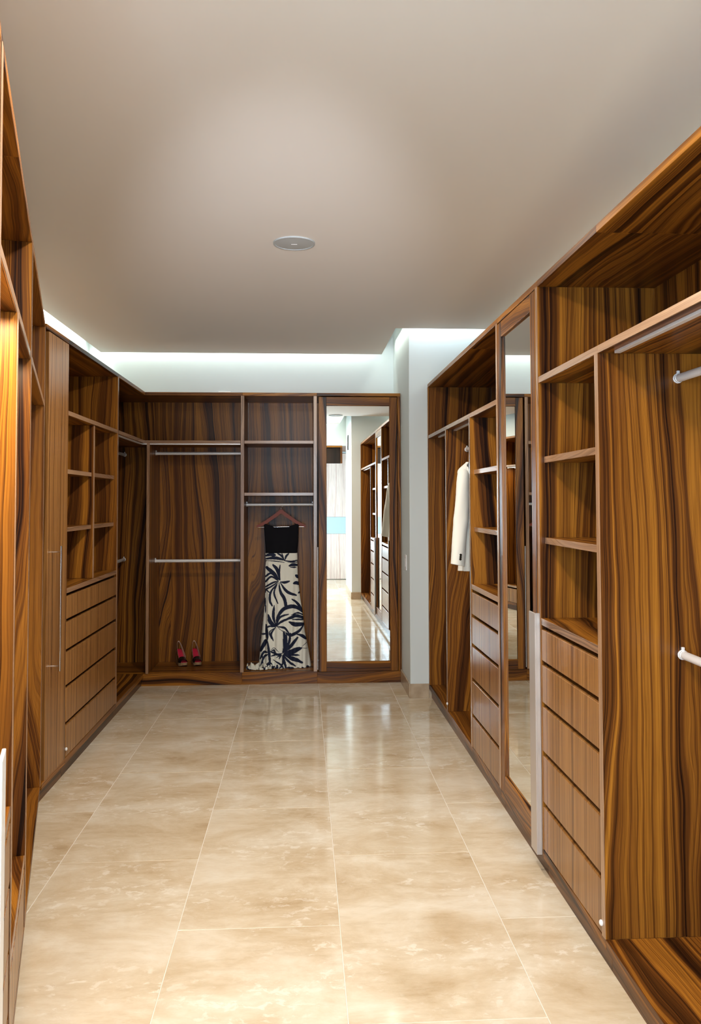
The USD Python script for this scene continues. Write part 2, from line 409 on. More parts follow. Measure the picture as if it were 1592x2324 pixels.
def shelf(t, u0, u1, ztop, d0=0.0, th=.027, d1=DEP - .018, name='shelf'):
    part(t, name, box(u0, u1, d0 + .004, d1, ztop - th, ztop), WX)
    part(t, name + '_edge', box(u0, u1, d0, d0 + .004, ztop - th, ztop, .0008), EX)


def edge(t, u0, u1, z0, z1, d=0.0):
    part(t, 'edge_strip', box(u0, u1, d - .003, d, z0, z1, .0008), EZ)


def drawers(t, u0, u1, slots=SLOTS, zb=ZF, z_counter=1.095):
    part(t, 'counter', box(u0, u1, .003, DEP - .018, slots[0][0], z_counter), WX)
    part(t, 'counter_edge', box(u0, u1, 0, .003, slots[0][0], z_counter, .0008), EX)
    sh = rng.uniform(-30, 30, 3)
    for k, (zt, zlo) in enumerate(slots):
        lo = slots[k + 1][0] if k + 1 < len(slots) else zb + .003
        m = [box(u0 + .003, u1 - .003, 0, .02, lo, zlo, .0015), box(u0 + .012, u1 - .012, .02, .46, lo + .006, zlo - .008, 0.001)]
        part(t, 'drawer', cat(m), FR, sh=sh)


def rod(t, u0, u1, z, dep, r=.0145):
    P = part(t, 'hanging_rod', cyl((u0 + .012, dep, z), (u1 - .012, dep, z), r, 24), ALU, smooth=40, label='satin metal clothes rod')
    for u, s in ((u0, 1), (u1, -1)):
        m = cat([cyl((u, dep, z), (u + s * .004, dep, z), .0175, 20), cyl((u + s * .004, dep, z), (u + s * .014, dep, z), .0158, 20),
                 cat([box(u, u + s * .009, dep - .005, dep + .005, z + .014, z + .027)])])
        part(P, 'rod_bracket', m, ALU, smooth=40, label='pale rod bracket')
    return P


def led(t, u0, u1, d=.05, z=ZS - .027, lit=False):
    P = part(t, 'light_profile', box(u0, u1, d - .010, d + .010, z - .010, z, .001), ALU, label='slim aluminium light profile under the shelf')
    if lit:
        part(P, 'light_diffuser', box(u0 + .004, u1 - .004, d - .007, d + .007, z - .012, z - .0102, .0005), LEDW, label='glowing warm strip')


def mirror_door(t, u0, u1, z0=ZF - .002, z1=ZT - TB - .008, st=.068, rails=(.085, .078), d0=0.0, ajar=0.0, hinge=None):
    """Framed mirror door; parts of a door hang under it."""
    th = .022
    meshes = {}
    s1, s2 = u0 + st, u1 - st
    zr1, zr0 = z1 - rails[1], z0 + rails[0]

    def mv(m):
        if ajar:
            c = np.array([hinge, d0 + th, 0])
            m.apply_transform(trimesh.transformations.rotation_matrix(ajar, [0, 0, 1], c))
        return m
    D_ = part(t, 'mirror_door', mv(box(u0 + .004, u1 - .004, d0 + th - .006, d0 + th, z0 + .004, z1 - .004)), WZ, label='framed mirror door')
    part(D_, 'door_stile', mv(box(u0, s1, d0, d0 + th - .006, z0, z1)), WZ)
    part(D_, 'door_stile', mv(box(s2, u1, d0, d0 + th - .006, z0, z1)), WZ)
    part(D_, 'door_rail', mv(box(s1, s2, d0, d0 + th - .006, zr1, z1)), WX)
    part(D_, 'door_rail', mv(box(s1, s2, d0, d0 + th - .006, z0, zr0)), WX)
    part(D_, 'mirror_glass', mv(box(s1 + .001, s2 - .001, d0 + th - .0105, d0 + th - .0062, zr0 + .001, zr1 - .001, .0008)), MIRROR, label='silvered mirror')
    return D_


def pull(D_, u0, u1, z0, z1):
    m = cat([box(u0, u1, -.028, -.020, z0, z1), box(u1 - .010, u1, -.020, -.004, z0, z1)])
    part(D_, 'pull_profile', m, ALUP, label='long satin metal pull')


def bumper(t, u, z, d=0.0):
    m = trimesh.creation.icosphere(2, .0105); m.apply_scale((1, .7, 1)); m.apply_translation((u, d - .006, z))
    part(t, 'door_bumper', m, WHITE, smooth=True, label='small white bumper knob')


# ================================================================== far wall
T_ = thing('open_wardrobe', 'open corner wardrobe with two empty rods and the pair of sandals inside', 'wardrobe', (0, YB, 0))
part(T_, 'top_board', box(XL - DEP, -.535, 0, DEP, ZT - TB, ZT), WX)
part(T_, 'plinth', box(XL - .02, -.535, .012, .03, 0, ZF), WX)
part(T_, 'floor_board', box(XL - DEP, -.535, .0305, DEP - .018, ZF - .03, ZF), WX)
back_panel(T_, -1.94, -.535)
upright(T_, -1.371, -1.345, ZF, ZS - .027, name='post')
edge(T_, -1.371, -1.345, ZF, ZS - .027)
upright(T_, -.550, -.520, ZF, ZT - TB, name='divider')
edge(T_, -.550, -.520, ZF, ZT - TB)
shelf(T_, XL - DEP + .02, -.552, ZS)
led(T_, -1.42, -.552, .012)
rod(T_, -1.343, -.552, 2.046, .28)
rod(T_, -1.343, -.552, 1.067, .28)

T_ = thing('dress_wardrobe', 'open wardrobe bay with two shelves above the hanging long dress', 'wardrobe', (0, YB, 0))
part(T_, 'top_board', box(-.535, .125, 0, DEP, ZT - TB, ZT), WX)
part(T_, 'plinth', box(-.535, .125, .012, .03, 0, ZF), WX)
part(T_, 'floor_board', box(-.535, .125, .0305, DEP - .018, ZF - .03, ZF), WX)
back_panel(T_, -.518, .094)
upright(T_, .094, .124, ZF, ZT - TB)
edge(T_, .094, .124, ZF, ZT - TB)
shelf(T_, -.518, .092, ZS)
shelf(T_, -.518, .092, 1.683)
rod(T_, -.518, .092, 1.577, .28)

T_ = thing('mirror_wardrobe', 'closed wardrobe with a framed mirror door beside the hanging long dress', 'wardrobe', (0, YB, 0))
part(T_, 'top_board', box(.125, .872, 0, DEP, ZT - TB, ZT), WX)
part(T_, 'plinth', box(.125, .872, .012, .03, 0, ZF - .006), WX)
part(T_, 'floor_board', box(.125, .872, .0305, DEP - .018, ZF - .03, ZF - .006), WX)
back_panel(T_, .125, .843)
upright(T_, .847, .872, ZF - .006, ZT - TB)
D_ = mirror_door(T_, .141, .842, ajar=math.radians(MIR) if (MIR := 0.35) else 0, hinge=.842)
part(D_, 'door_edge_seal', box(.1275, .1345, .004, .012, .12, 1.20), ALUP, label='slim pale pull on the door edge')

# ================================================================== right-hand run  (local x runs towards the camera)
def runit(name, label, yfar):
    return thing(name, label, 'wardrobe', (XR, yfar, 0), -90)


y0 = 6.70
T_ = runit('hanging_wardrobe', 'open double hanging wardrobe holding the white jacket beside the white pier', y0)
W_ = y0 - 4.985
top_board(T_, 0, W_); plinth(T_, 0, W_)
back_panel(T_, .03, W_)
upright(T_, 0, .03, ZF, ZT - TB); edge(T_, 0, .03, ZF, ZT - TB)
for yy in (5.86, 5.015):
    u = y0 - yy
    upright(T_, u, u + .03, ZF, ZS - .027, name='divider'); edge(T_, u, u + .03, ZF, ZS - .027)
shelf(T_, .031, W_, ZS)
led(T_, .25, y0 - 5.862, .055); led(T_, y0 - 5.828, y0 - 5.017, .065)
rod(T_, .031, y0 - 5.862, 2.03, .25); rod(T_, y0 - 5.828, y0 - 5.017, 1.975, .150)
bumper(T_, y0 - 5.826, .165, 0)

y0 = 4.985
T_ = runit('drawer_wardrobe', 'wardrobe tower of open shelves over five drawers beside the white jacket', y0)
W_ = y0 - 4.26
top_board(T_, 0, W_); plinth(T_, 0, W_); back_panel(T_, 0, W_ - .03)
upright(T_, W_ - .03, W_, ZF, ZT - TB); edge(T_, W_ - .03, W_, ZF, ZT - TB)
shelf(T_, 0, W_ - .031, ZS)
for z in (1.795, 1.443): shelf(T_, .001, W_ - .031, z, .022)
drawers(T_, .001, W_ - .031)

y0 = 4.26
T_ = runit('mirror_wardrobe', 'closed wardrobe with a mirror door and a long metal pull between two drawer towers', y0)
W_ = y0 - 3.515
top_board(T_, 0, W_); plinth(T_, 0, W_); back_panel(T_, 0, W_ - .03)
upright(T_, W_ - .03, W_, ZF, ZT - TB); edge(T_, W_ - .03, W_, ZF, ZT - TB)
D_ = mirror_door(T_, .006, W_ - .033, st=.074, rails=(.092, .078), ajar=math.radians(-.39), hinge=.006)
pull(D_, y0 - 3.605, y0 - 3.517, .085, 1.115)

y0 = 3.515
T_ = runit('drawer_wardrobe', 'nearest wardrobe tower of open shelves over five drawers beside the mirror door', y0)
W_ = y0 - 2.79
top_board(T_, 0, W_); plinth(T_, 0, W_); back_panel(T_, 0, W_ - .03)
u = W_ - .03
upright(T_, u, W_, ZF, ZS - .027, name='divider'); edge(T_, u, W_, ZF, ZS - .027)
shelf(T_, .001, W_, ZS)
for z in (1.795, 1.443): shelf(T_, .001, u - .001, z, .022)
drawers(T_, .001, u - .001)
bumper(T_, u + .004, .152)

y0 = 2.79
T_ = runit('hanging_wardrobe', 'nearest open hanging wardrobe with two rods at the right edge of the photo', y0)
W_ = y0 - 1.10
top_board(T_, 0, W_); plinth(T_, 0, W_); back_panel(T_, 0, W_ - .03)
upright(T_, W_ - .03, W_, ZF, ZT - TB); edge(T_, W_ - .03, W_, ZF, ZT - TB)
shelf(T_, 0, W_ - .031, ZS)
led(T_, .05, W_ - .06, .05)
rod(T_, 0.0, W_ - .031, 2.030, .285); rod(T_, 0.0, W_ - .031, 1.067, .285)

# ================================================================== left-hand run  (local x runs away from the camera)
def lunit(name, label, ynear):
    return thing(name, label, 'wardrobe', (XL, ynear, 0), 90)


y0 = 4.50
T_ = lunit('tall_wardrobe', 'closed tall narrow wardrobe with a long bar handle', y0)
W_ = 4.925 - y0
top_board(T_, 0, W_); plinth(T_, 0, W_); back_panel(T_, .02, W_)
upright(T_, 0, .02, ZF, ZT - TB, .025)
D_ = part(T_, 'door', box(4.542 - y0, 4.920 - y0, -.002, .018, ZF - .002, ZT - TB - .006), FR, label='striped veneer door')
H_ = part(D_, 'bar_handle', cyl((4.632 - y0, -.050, .672), (4.632 - y0, -.050, 1.360), .006, 20), CHROME, smooth=40, label='slim steel bar handle')
for z in (.70, 1.327):
    part(H_, 'handle_post', cyl((4.632 - y0, -.002, z), (4.632 - y0, -.045, z), .0045, 16), CHROME, smooth=40)

y0 = 4.925
T_ = lunit('drawer_wardrobe', 'wardrobe tower of divided open shelves over five drawers beside the bar handle door', y0)
W_ = 6.24 - y0
top_board(T_, 0, W_); plinth(T_, 0, W_); back_panel(T_, .012, W_ - .03)
upright(T_, 0, .012, ZF, ZT - TB, .004)
u = W_ - .03
upright(T_, u, W_, ZF, ZT - TB); edge(T_, u, W_, ZF, ZT - TB)
shelf(T_, .013, u - .001, ZS)
um = 5.56 - y0
upright(T_, um, um + .03, 1.096, ZS - .0275, .012, name='divider'); edge(T_, um, um + .03, 1.096, ZS - .0275, .012)
for z in (1.800, 1.452):
    shelf(T_, .013, um - .001, z, .022); shelf(T_, um + .031, u - .001, z, .022)
drawers(T_, .013, u - .001)
bumper(T_, .006, .16)

y0 = 6.24
T_ = lunit('corner_wardrobe', 'dark open corner wardrobe bay between the drawers and the far wall', y0)
W_ = YB - y0
part(T_, 'top_board', box(0, W_ - .001, 0, DEP, ZT - TB, ZT), WX)
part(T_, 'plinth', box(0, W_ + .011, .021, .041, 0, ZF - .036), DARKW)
part(T_, 'floor_board', box(0, W_ + .011, 0, DEP, ZF - .036, ZF), WX)
part(T_, 'back_panel', box(0, W_ + .52, DEP - .018, DEP, ZF, ZT - TB), WZ)
part(T_, 'shelf', box(0, W_ - .001, .004, DEP - .018, ZS - .027, ZS), WX)
part(T_, 'shelf_edge', box(0, W_ - .001, 0, .004, ZS - .027, ZS), EX)
led(T_, .0, W_ - .01, .03)
rod(T_, 0, W_ + .5, 2.046, .28); rod(T_, 0, W_ + .5, 1.067, .28)

# ================================================================== angled run at the left edge
def dunit(name, label, u_, c='wardrobe'):
    ca, sa = -math.sin(a_), math.cos(a_)
    return thing(name, label, c, (XL + ca * u_, YL1 + sa * u_, 0), 90 + ANG)


DEPTH_SAVE = DEP
DEP = .50
T_ = dunit('angled_wardrobe', 'dark angled open hanging bay at the left edge of the photo', -1.53)
W_ = 1.53
top_board(T_, 0, W_); plinth(T_, 0, W_); back_panel(T_, .03, W_ - .03)
upright(T_, W_ - .03, W_, ZF, ZT - TB); edge(T_, W_ - .03, W_, ZF, ZT - TB)
upright(T_, 0, .03, ZF, ZT - TB, name='divider'); edge(T_, 0, .03, ZF, ZT - TB)
shelf(T_, .031, W_ - .031, ZS)
rod(T_, .031, W_ - .031, 2.03, .28)

T_ = dunit('angled_wardrobe', 'angled open bay glowing orange, with one low drawer below it', -2.30)
W_ = .77
top_board(T_, 0, W_); plinth(T_, 0, W_); back_panel(T_, .03, W_)
upright(T_, 0, .03, ZF, ZS - .0275, name='divider'); edge(T_, 0, .03, ZF, ZS - .0275)
shelf(T_, 0, W_ - .001, ZS)
led(T_, .05, W_ - .03, .06, lit=True)
drawers(T_, .031, W_ - .001, [(.330, .311)], ZF, .358)

T_ = dunit('angled_wardrobe', 'brightest orange lit angled bay over four drawers, cut by the photo edge', -2.90)
W_ = .60
top_board(T_, 0, W_); plinth(T_, 0, W_); back_panel(T_, .03, W_)
upright(T_, 0, .03, ZF, ZT - TB); edge(T_, 0, .03, ZF, ZT - TB)
shelf(T_, .031, W_ - .001, ZS)
led(T_, .04, W_ - .03, .06, lit=True)
drawers(T_, .031, W_ - .001, [(.770, .752), (.600, .582), (.430, .412), (.262, .244)], ZF, .795)

T_ = dunit('angled_mirror_wardrobe', 'mirror door wardrobe with a bright metal pull at the left edge of the photo', -3.66)
W_ = .76
top_board(T_, 0, W_); plinth(T_, 0, W_); back_panel(T_, .03, W_)
upright(T_, 0, .03, ZF, ZT - TB); edge(T_, 0, .03, ZF, ZT - TB)
D_ = mirror_door(T_, .033, W_ - .006, st=.074, rails=(.092, .078))
m = cat([box(W_ - .098, W_ - .01, -.028, -.020, .085, 1.115), box(W_ - .098, W_ - .088, -.020, -.002, .085, 1.115)])
part(D_, 'pull_profile', m, ALU, label='long bright metal pull')  # paler than the right-hand pull, front light put into its colour
DEP = DEPTH_SAVE
ca, sa = -math.sin(a_), math.cos(a_)
for k, (u_, w, inten) in enumerate([(-2.57, .45, 9.0), (-3.0 + .42, .0, 0)][:1] + [(-2.585, .5, 0)][:0]):
    pass
def diag_pt(u_, d, z):
    return (XL + ca * u_ - math.cos(a_) * d, YL1 + sa * u_ - math.sin(a_) * d, z)
light(UsdLux.RectLight, 'bay_glow_near', diag_pt(-2.58, .10, ZS - .045), WARM, 62, (.10, .42))
light(UsdLux.RectLight, 'bay_glow_far', diag_pt(-1.90, .10, ZS - .045), WARM, 20, (.10, .5))

# ================================================================== ceiling and wall fittings
def speaker(label, x, y):
    t = thing('ceiling_fixture', label, 'ceiling fixture', (x, y, ZCEIL))
    an = np.linspace(0, 2 * np.pi, 65)
    ring = trimesh.creation.annulus(.104, .113, .008, sections=64); ring.apply_translation((0, 0, -.004))
    part(t, 'fixture_rim', ring, GREYCEIL, smooth=30)
    rr = np.linspace(.002, .104, 14)
    P = np.stack([np.stack([r * np.cos(an[:-1]), r * np.sin(an[:-1]), np.full(64, -.0045 - .004 * (1 - (r / .104) ** 2))], -1) for r in rr])
    part(t, 'fixture_cover', grid(P, True), GREYCEIL, smooth=True)
    part(t, 'fixture_badge', box(-.016, .016, -.004, .004, -.0105, -.0085), WHITE, label='tiny pale badge')


speaker('round grey flush fixture in the middle of the ceiling', -.047, 4.385)
speaker('round grey flush fixture near the entrance, seen only in the far mirror', .60, 1.42)
for lab, x, y in (('unseen ceiling lamp above the photographer', -.1, 2.06), ('unseen ceiling lamp nearest the entrance', .15, .75)):
    t = thing('unseen_ceiling_lamp', lab, 'lamp', (x, y, ZCEIL))  # out of view, rims for the lamps that light the wardrobes
    ring = trimesh.creation.annulus(.112, .13, .008, sections=48); ring.apply_translation((0, 0, -.004))
    part(t, 'lamp_rim', ring, WHITE, smooth=30)
t = thing('light_switch', 'small white switch plate on the side of the white pier', 'switch', (XW, 6.94, 1.085))
part(t, 'switch_plate', box(-.008, 0, -.045, .045, -.065, .065, .003), WHITE)
part(t, 'switch_rocker', box(-.0115, -.0082, -.018, .018, -.034, .034, .0015), WHITE)
t = thing('socket_plate', 'small white socket plate low on the far wall above the wardrobes', 'socket', (-.75, YW, 2.625))
part(t, 'socket_frame', box(-.057, .057, -.009, 0, -.036, .036, .003), WHITE)
part(t, 'socket_insert', box(-.032, .032, -.0115, -.0092, -.02, .02, .0015), WHITE)
t = thing('wall_panel', 'small black panel high on the entrance pier, seen in the far mirror', 'panel', (XW, .35, 2.63))
part(t, 'panel_body', box(-.015, 0, -.06, .06, -.13, .13, .003), PATENT)
part(t, 'panel_screen', box(-.0165, -.0152, -.045, .045, -.10, .10, .0005), PATENT)

# ================================================================== dress
def hanger(t, half, drop, hook_z, mat, bar=True, th=.013):
    xs = np.linspace(-half, half, 41)
    k = np.abs(xs) / half
    top = -drop * (k ** 1.15) * (1 + .15 * np.sin(k * np.pi)) + .012 * np.exp(-(k / .12) ** 2)
    wdt = .034 - .010 * k
    wdt = wdt * np.clip(1.6 - 1.0 * k, .55, 1)
    poly = [(x, z) for x, z in zip(xs, top)] + [(x, z - w) for x, z, w in zip(xs[::-1], top[::-1], wdt[::-1])]
    m = trimesh.creation.extrude_polygon(sg.Polygon(poly).buffer(.003).simplify(.0006), th, engine='earcut')
    m.apply_translation((0, 0, -th / 2))
    m.apply_transform(trimesh.transformations.rotation_matrix(np.pi / 2, [1, 0, 0]))
    part(t, 'hanger_arms', m, mat, smooth=35)
    an = np.linspace(-.45 * np.pi, 1.25 * np.pi, 26)
    r = .019
    zc = hook_z + r * 0 - .002
    pts = [(0, 0, 0), (0, 0, zc - r - .012)] + [(r * np.cos(q), 0, zc + r * np.sin(q)) for q in an]
    part(t, 'hanger_hook', tube(pts, .0018, 8), CHROME, smooth=True, label='steel hook')
    if bar:
        zb = top[0] - .014
        part(t, 'hanger_bar', cyl((-half + .004, 0, zb), (half - .004, 0, zb), .0028, 12), CHROME, smooth=40, label='steel trouser bar')


HY = YB + .28
t = thing('dress_hanger', 'reddish brown wooden hanger carrying the long dress', 'hanger', (-.200, HY, 1.520))
hanger(t, .222, .135, 1.577 - 1.520, REDWOOD)


def c2w(cx, cy):      # drawing units of the dress -> metres across and up, from the dress's base on the floor board
    return (cx - 306) / 1313 - .362, 1.412 - (cy - 348) / 1312


prof = np.array([  # cy, left, right
    (352, 303, 738), (395, 312, 731), (450, 316, 729), (520, 322, 726), (600, 328, 721), (690, 333, 713), (715, 334, 713)])
sk = np.array([(712, 332, 714), (760, 331, 716), (805, 336, 716), (860, 331, 717), (950, 328, 720), (1050, 328, 727), (1150, 330, 740), (1250, 326, 752), (1400, 314, 775), (1520, 302, 790), (1650, 289, 806),
               (1780, 276, 832), (1900, 265, 856), (2000, 257, 872), (2050, 254, 880), (2085, 262, 876), (2108, 300, 830)])
t = thing('dress', 'long sleeveless dress with black bodice and navy leaf print skirt, hanging to the wardrobe floor', 'dress', (0, HY, 0))
# bodice: front and back sheets joined at the sides
rows, cols = 50, 96
cyv = np.linspace(352, 716, rows)
L_ = np.interp(cyv, prof[:, 0], prof[:, 1]); R_ = np.interp(cyv, prof[:, 0], prof[:, 2])
th_ = np.linspace(0, 2 * np.pi, cols, endpoint=False)
P = np.zeros((rows, cols, 3))
for i in range(rows):
    xl, _ = c2w(L_[i], 0); xr, z = c2w(R_[i], cyv[i])
    c, h = (xl + xr) / 2, (xr - xl) / 2
    k = i / (rows - 1)
    dep = .013 + .030 * min(1, k * 1.6)
    x = c + h * np.cos(th_)
    dip = (.046 * (1 - ((x - c) / h) ** 2)) * (1 - k) ** 3
    P[i, :, 0] = x
    P[i, :, 1] = dep * np.sign(np.sin(th_)) * np.abs(np.sin(th_)) ** .8 + .004 * np.sin(x * 60 + 3 * k) * k
    P[i, :, 2] = z - dip * np.where(np.sin(th_) < .05, 1, .8)
part(t, 'bodice', grid(P, True), BLACK, smooth=True, label='plain black bodice')

ST = []
def stroke(pts, w0, w1, w2=None):
    ST.append((np.array(pts, float), w0 * 1.15 + 1, w1 * 1.55 + 1, (w0 * .5 if w2 is None else w2) * 1.4))


for s in [([(500, 1030), (430, 950), (350, 882)], 5, 30, 24), ([(505, 1030), (475, 910), (425, 850)], 5, 26, 14), ([(510, 1030), (500, 940), (508, 850)], 6, 14, 6), ([(490, 1040), (405, 950), (332, 990)], 6, 16, 14),
          ([(490, 1042), (405, 990), (335, 1050)], 5, 15, 16), ([(490, 1044), (420, 1062), (335, 1112)], 5, 14, 12), ([(490, 1046), (430, 1090), (338, 1142)], 4, 12, 14), ([(510, 1050), (565, 1058), (620, 1044)], 4, 20, 10),
          ([(510, 1058), (590, 1165), (700, 1212)], 5, 22, 14), ([(495, 1060), (515, 1170), (560, 1250), (582, 1345)], 5, 24, 28), ([(485, 1060), (400, 1170), (388, 1270), (415, 1330)], 5, 18, 14),
          ([(478, 1070), (438, 1180), (482, 1302)], 4, 14, 9), ([(440, 1130), (472, 1080)], 10, 12, 8), ([(400, 1190), (345, 1150), (330, 1180)], 4, 10, 8),
          ([(620, 862), (660, 850), (712, 856)], 16, 24, 18), ([(630, 880), (700, 882)], 6, 10, 8), ([(698, 978), (728, 1003)], 20, 24, 22), ([(672, 1070), (700, 1066), (735, 1078)], 18, 26, 26), ([(725, 1190), (748, 1176)], 6, 14, 10),
          ([(650, 1255), (712, 1305), (782, 1425)], 10, 18, 6), ([(690, 1270), (740, 1320), (780, 1400)], 3, 5, 3),
          ([(465, 1570), (430, 1460), (440, 1325)], 5, 22, 6), ([(460, 1570), (395, 1510), (368, 1435)], 8, 24, 10), ([(455, 1575), (400, 1545), (370, 1495)], 8, 16, 14), ([(450, 1580), (390, 1570), (360, 1580)], 6, 14, 12),
          ([(468, 1560), (480, 1470), (540, 1380), (640, 1340), (720, 1362), (792, 1425)], 8, 30, 14), ([(470, 1560), (510, 1465), (610, 1432)], 5, 16, 8), ([(470, 1568), (520, 1520), (630, 1478)], 6, 18, 10),
          ([(540, 1510), (640, 1470), (700, 1452), (792, 1482)], 8, 26, 20), ([(620, 1522), (700, 1555), (792, 1552)], 16, 34, 18), ([(655, 1492), (792, 1502)], 6, 12, 12), ([(640, 1440), (720, 1420), (790, 1450)], 3, 12, 8),
          ([(792, 1560), (730, 1635), (640, 1672), (585, 1655)], 10, 24, 16), ([(470, 1572), (560, 1590), (622, 1662)], 6, 16, 8), ([(470, 1570), (530, 1620), (600, 1650)], 2, 4, 3), ([(460, 1580), (405, 1660), (432, 1742)], 6, 16, 6), ([(450, 1590), (385, 1640), (408, 1715)], 5, 9, 6),
          ([(285, 1672), (345, 1660)], 8, 14, 8),
          ([(540, 1880), (575, 1770), (555, 1640)], 8, 28, 14), ([(545, 1880), (590, 1770), (585, 1650)], 4, 8, 8), ([(550, 1880), (615, 1760), (632, 1655)], 6, 20, 14), ([(555, 1880), (640, 1795), (716, 1708)], 6, 26, 16),
          ([(555, 1885), (660, 1862), (768, 1826)], 6, 40, 10), ([(555, 1890), (650, 1900), (738, 1912)], 8, 16, 6), ([(555, 1895), (650, 1940), (772, 1995)], 8, 30, 16), ([(550, 1900), (600, 1965), (692, 2032)], 7, 18, 10),
          ([(545, 1905), (565, 1990), (582, 2065)], 8, 18, 14), ([(540, 1905), (545, 1995), (500, 2062)], 7, 14, 8), ([(535, 1880), (480, 1895), (395, 1862)], 8, 18, 8), ([(400, 1862), (440, 1850), (450, 1900), (405, 1915)], 6, 14, 8), ([(470, 1930), (520, 1900), (500, 1945)], 6, 14, 8),
          ([(710, 1668), (775, 1690), (828, 1742)], 8, 22, 5), ([(765, 1815), (835, 1765)], 2, 4, 2), ([(775, 1828), (842, 1842)], 2, 4, 2), ([(400, 1850), (440, 1822), (500, 1870)], 2, 4, 3), ([(548, 1720), (556, 1860)], 6, 10, 8),
          ([(278, 1862), (330, 1765), (352, 1730)], 26, 30, 10), ([(272, 1962), (315, 1880), (362, 1868)], 10, 18, 10), ([(280, 2035), (322, 1930), (372, 1890)], 8, 16, 8), ([(345, 1555), (360, 1720)], 16, 24, 14), ([(360, 1735), (382, 1880), (392, 2020)], 10, 20, 12),
          ([(330, 1340), (332, 1245)], 8, 12, 6), ([(334, 1420), (338, 1330)], 5, 10, 5), ([(325, 2045), (385, 2000), (420, 2040)], 12, 24, 14), ([(430, 1960), (520, 2010), (540, 2040)], 6, 14, 10), ([(300, 1900), (310, 2050)], 5, 9, 6),
          ([(560, 2062), (640, 2050), (700, 2085)], 10, 18, 12), ([(640, 2095), (700, 2075)], 10, 16, 8), ([(720, 2060), (752, 2092)], 14, 22, 12), ([(772, 2050), (800, 2090)], 12, 20, 10), ([(828, 2045), (852, 2072)], 14, 22, 12), ([(600, 2090), (660, 2075)], 6, 12, 6),
          ([(338, 742), (400, 725), (450, 735)], 18, 26, 14), ([(340, 778), (450, 768), (560, 792)], 14, 24, 8), ([(560, 795), (520, 740), (480, 716)], 5, 14, 10), ([(560, 795), (540, 745), (530, 715)], 4, 8, 6), ([(565, 795), (580, 750), (610, 718)], 5, 16, 10), ([(340, 715), (420, 745), (470, 775)], 4, 12, 6),
          ([(560, 800), (640, 812), (716, 800)], 6, 12, 10), ([(330, 800), (450, 806), (560, 822)], 4, 7, 4), ([(600, 822), (715, 822)], 3, 6, 6)]:
    stroke(*s)


def catmull(p, n=10):
    if len(p) == 2:
        return np.linspace(p[0], p[1], n)
    q = np.vstack([2 * p[0] - p[1], p, 2 * p[-1] - p[-2]])
    out = []
    for i in range(1, len(q) - 2):
        for s in np.linspace(0, 1, n, endpoint=False):
            out.append(.5 * ((2 * q[i]) + (-q[i - 1] + q[i + 1]) * s + (2 * q[i - 1] - 5 * q[i] + 4 * q[i + 1] - q[i + 2]) * s ** 2 + (-q[i - 1] + 3 * q[i] - 3 * q[i + 1] + q[i + 2]) * s ** 3))
    return np.array(out + [p[-1]])


def dye(cx, cy):
    """Print of the skirt: how much navy ink at each point (0..1)."""
    pts = np.stack([cx, cy], -1)
    ink = np.zeros(len(pts))
    edge_n = (meshkit.noise(np.stack([cx * .05, cy * .05, cx * 0], -1), 3) - .5) * 6
    for p, w0, w1, w2 in ST:
        c = catmull(p, 9)
        lo, hi = c.min(0) - 24, c.max(0) + 24
        sel = np.nonzero(((pts > lo) & (pts < hi)).all(1))[0]
        if not len(sel): continue
        q = pts[sel]
        n = len(c) - 1
        best = np.full(len(sel), -1e9)
        for i in range(n):
            a, b_ = c[i], c[i + 1]
            d = b_ - a
            s = np.clip(((q - a) @ d) / (d @ d + 1e-9), 0, 1)
            g = (i + s) / n
            w = np.where(g < .55, w0 + (w1 - w0) * np.sin(np.clip(g / .55, 0, 1) * np.pi / 2), w1 + (w2 - w1) * (np.clip((g - .55) / .45, 0, 1) ** 2)) / 2
            best = np.maximum(best, w - np.linalg.norm(q - (a + s[:, None] * d), axis=1))
        ink[sel] = np.maximum(ink[sel], np.clip((best + edge_n[sel] * .35) / 2.2 + .5, 0, 1))
    return ink


def dyed(parent, name, mesh, ink, label):
    p = part(parent, name, mesh, PRINT, label=label, smooth=True)
    ivory, navy = np.array((.86, .86, .76)), np.array((.012, .018, .045))
    col = ivory * (1 - ink[:, None]) + navy * ink[:, None]
    UsdGeom.PrimvarsAPI(stage.GetPrimAtPath(p)).CreatePrimvar('dye', Sdf.ValueTypeNames.Color3fArray, 'vertex').Set(Vt.Vec3fArray.FromNumpy(col.astype(np.float32)))
    return p


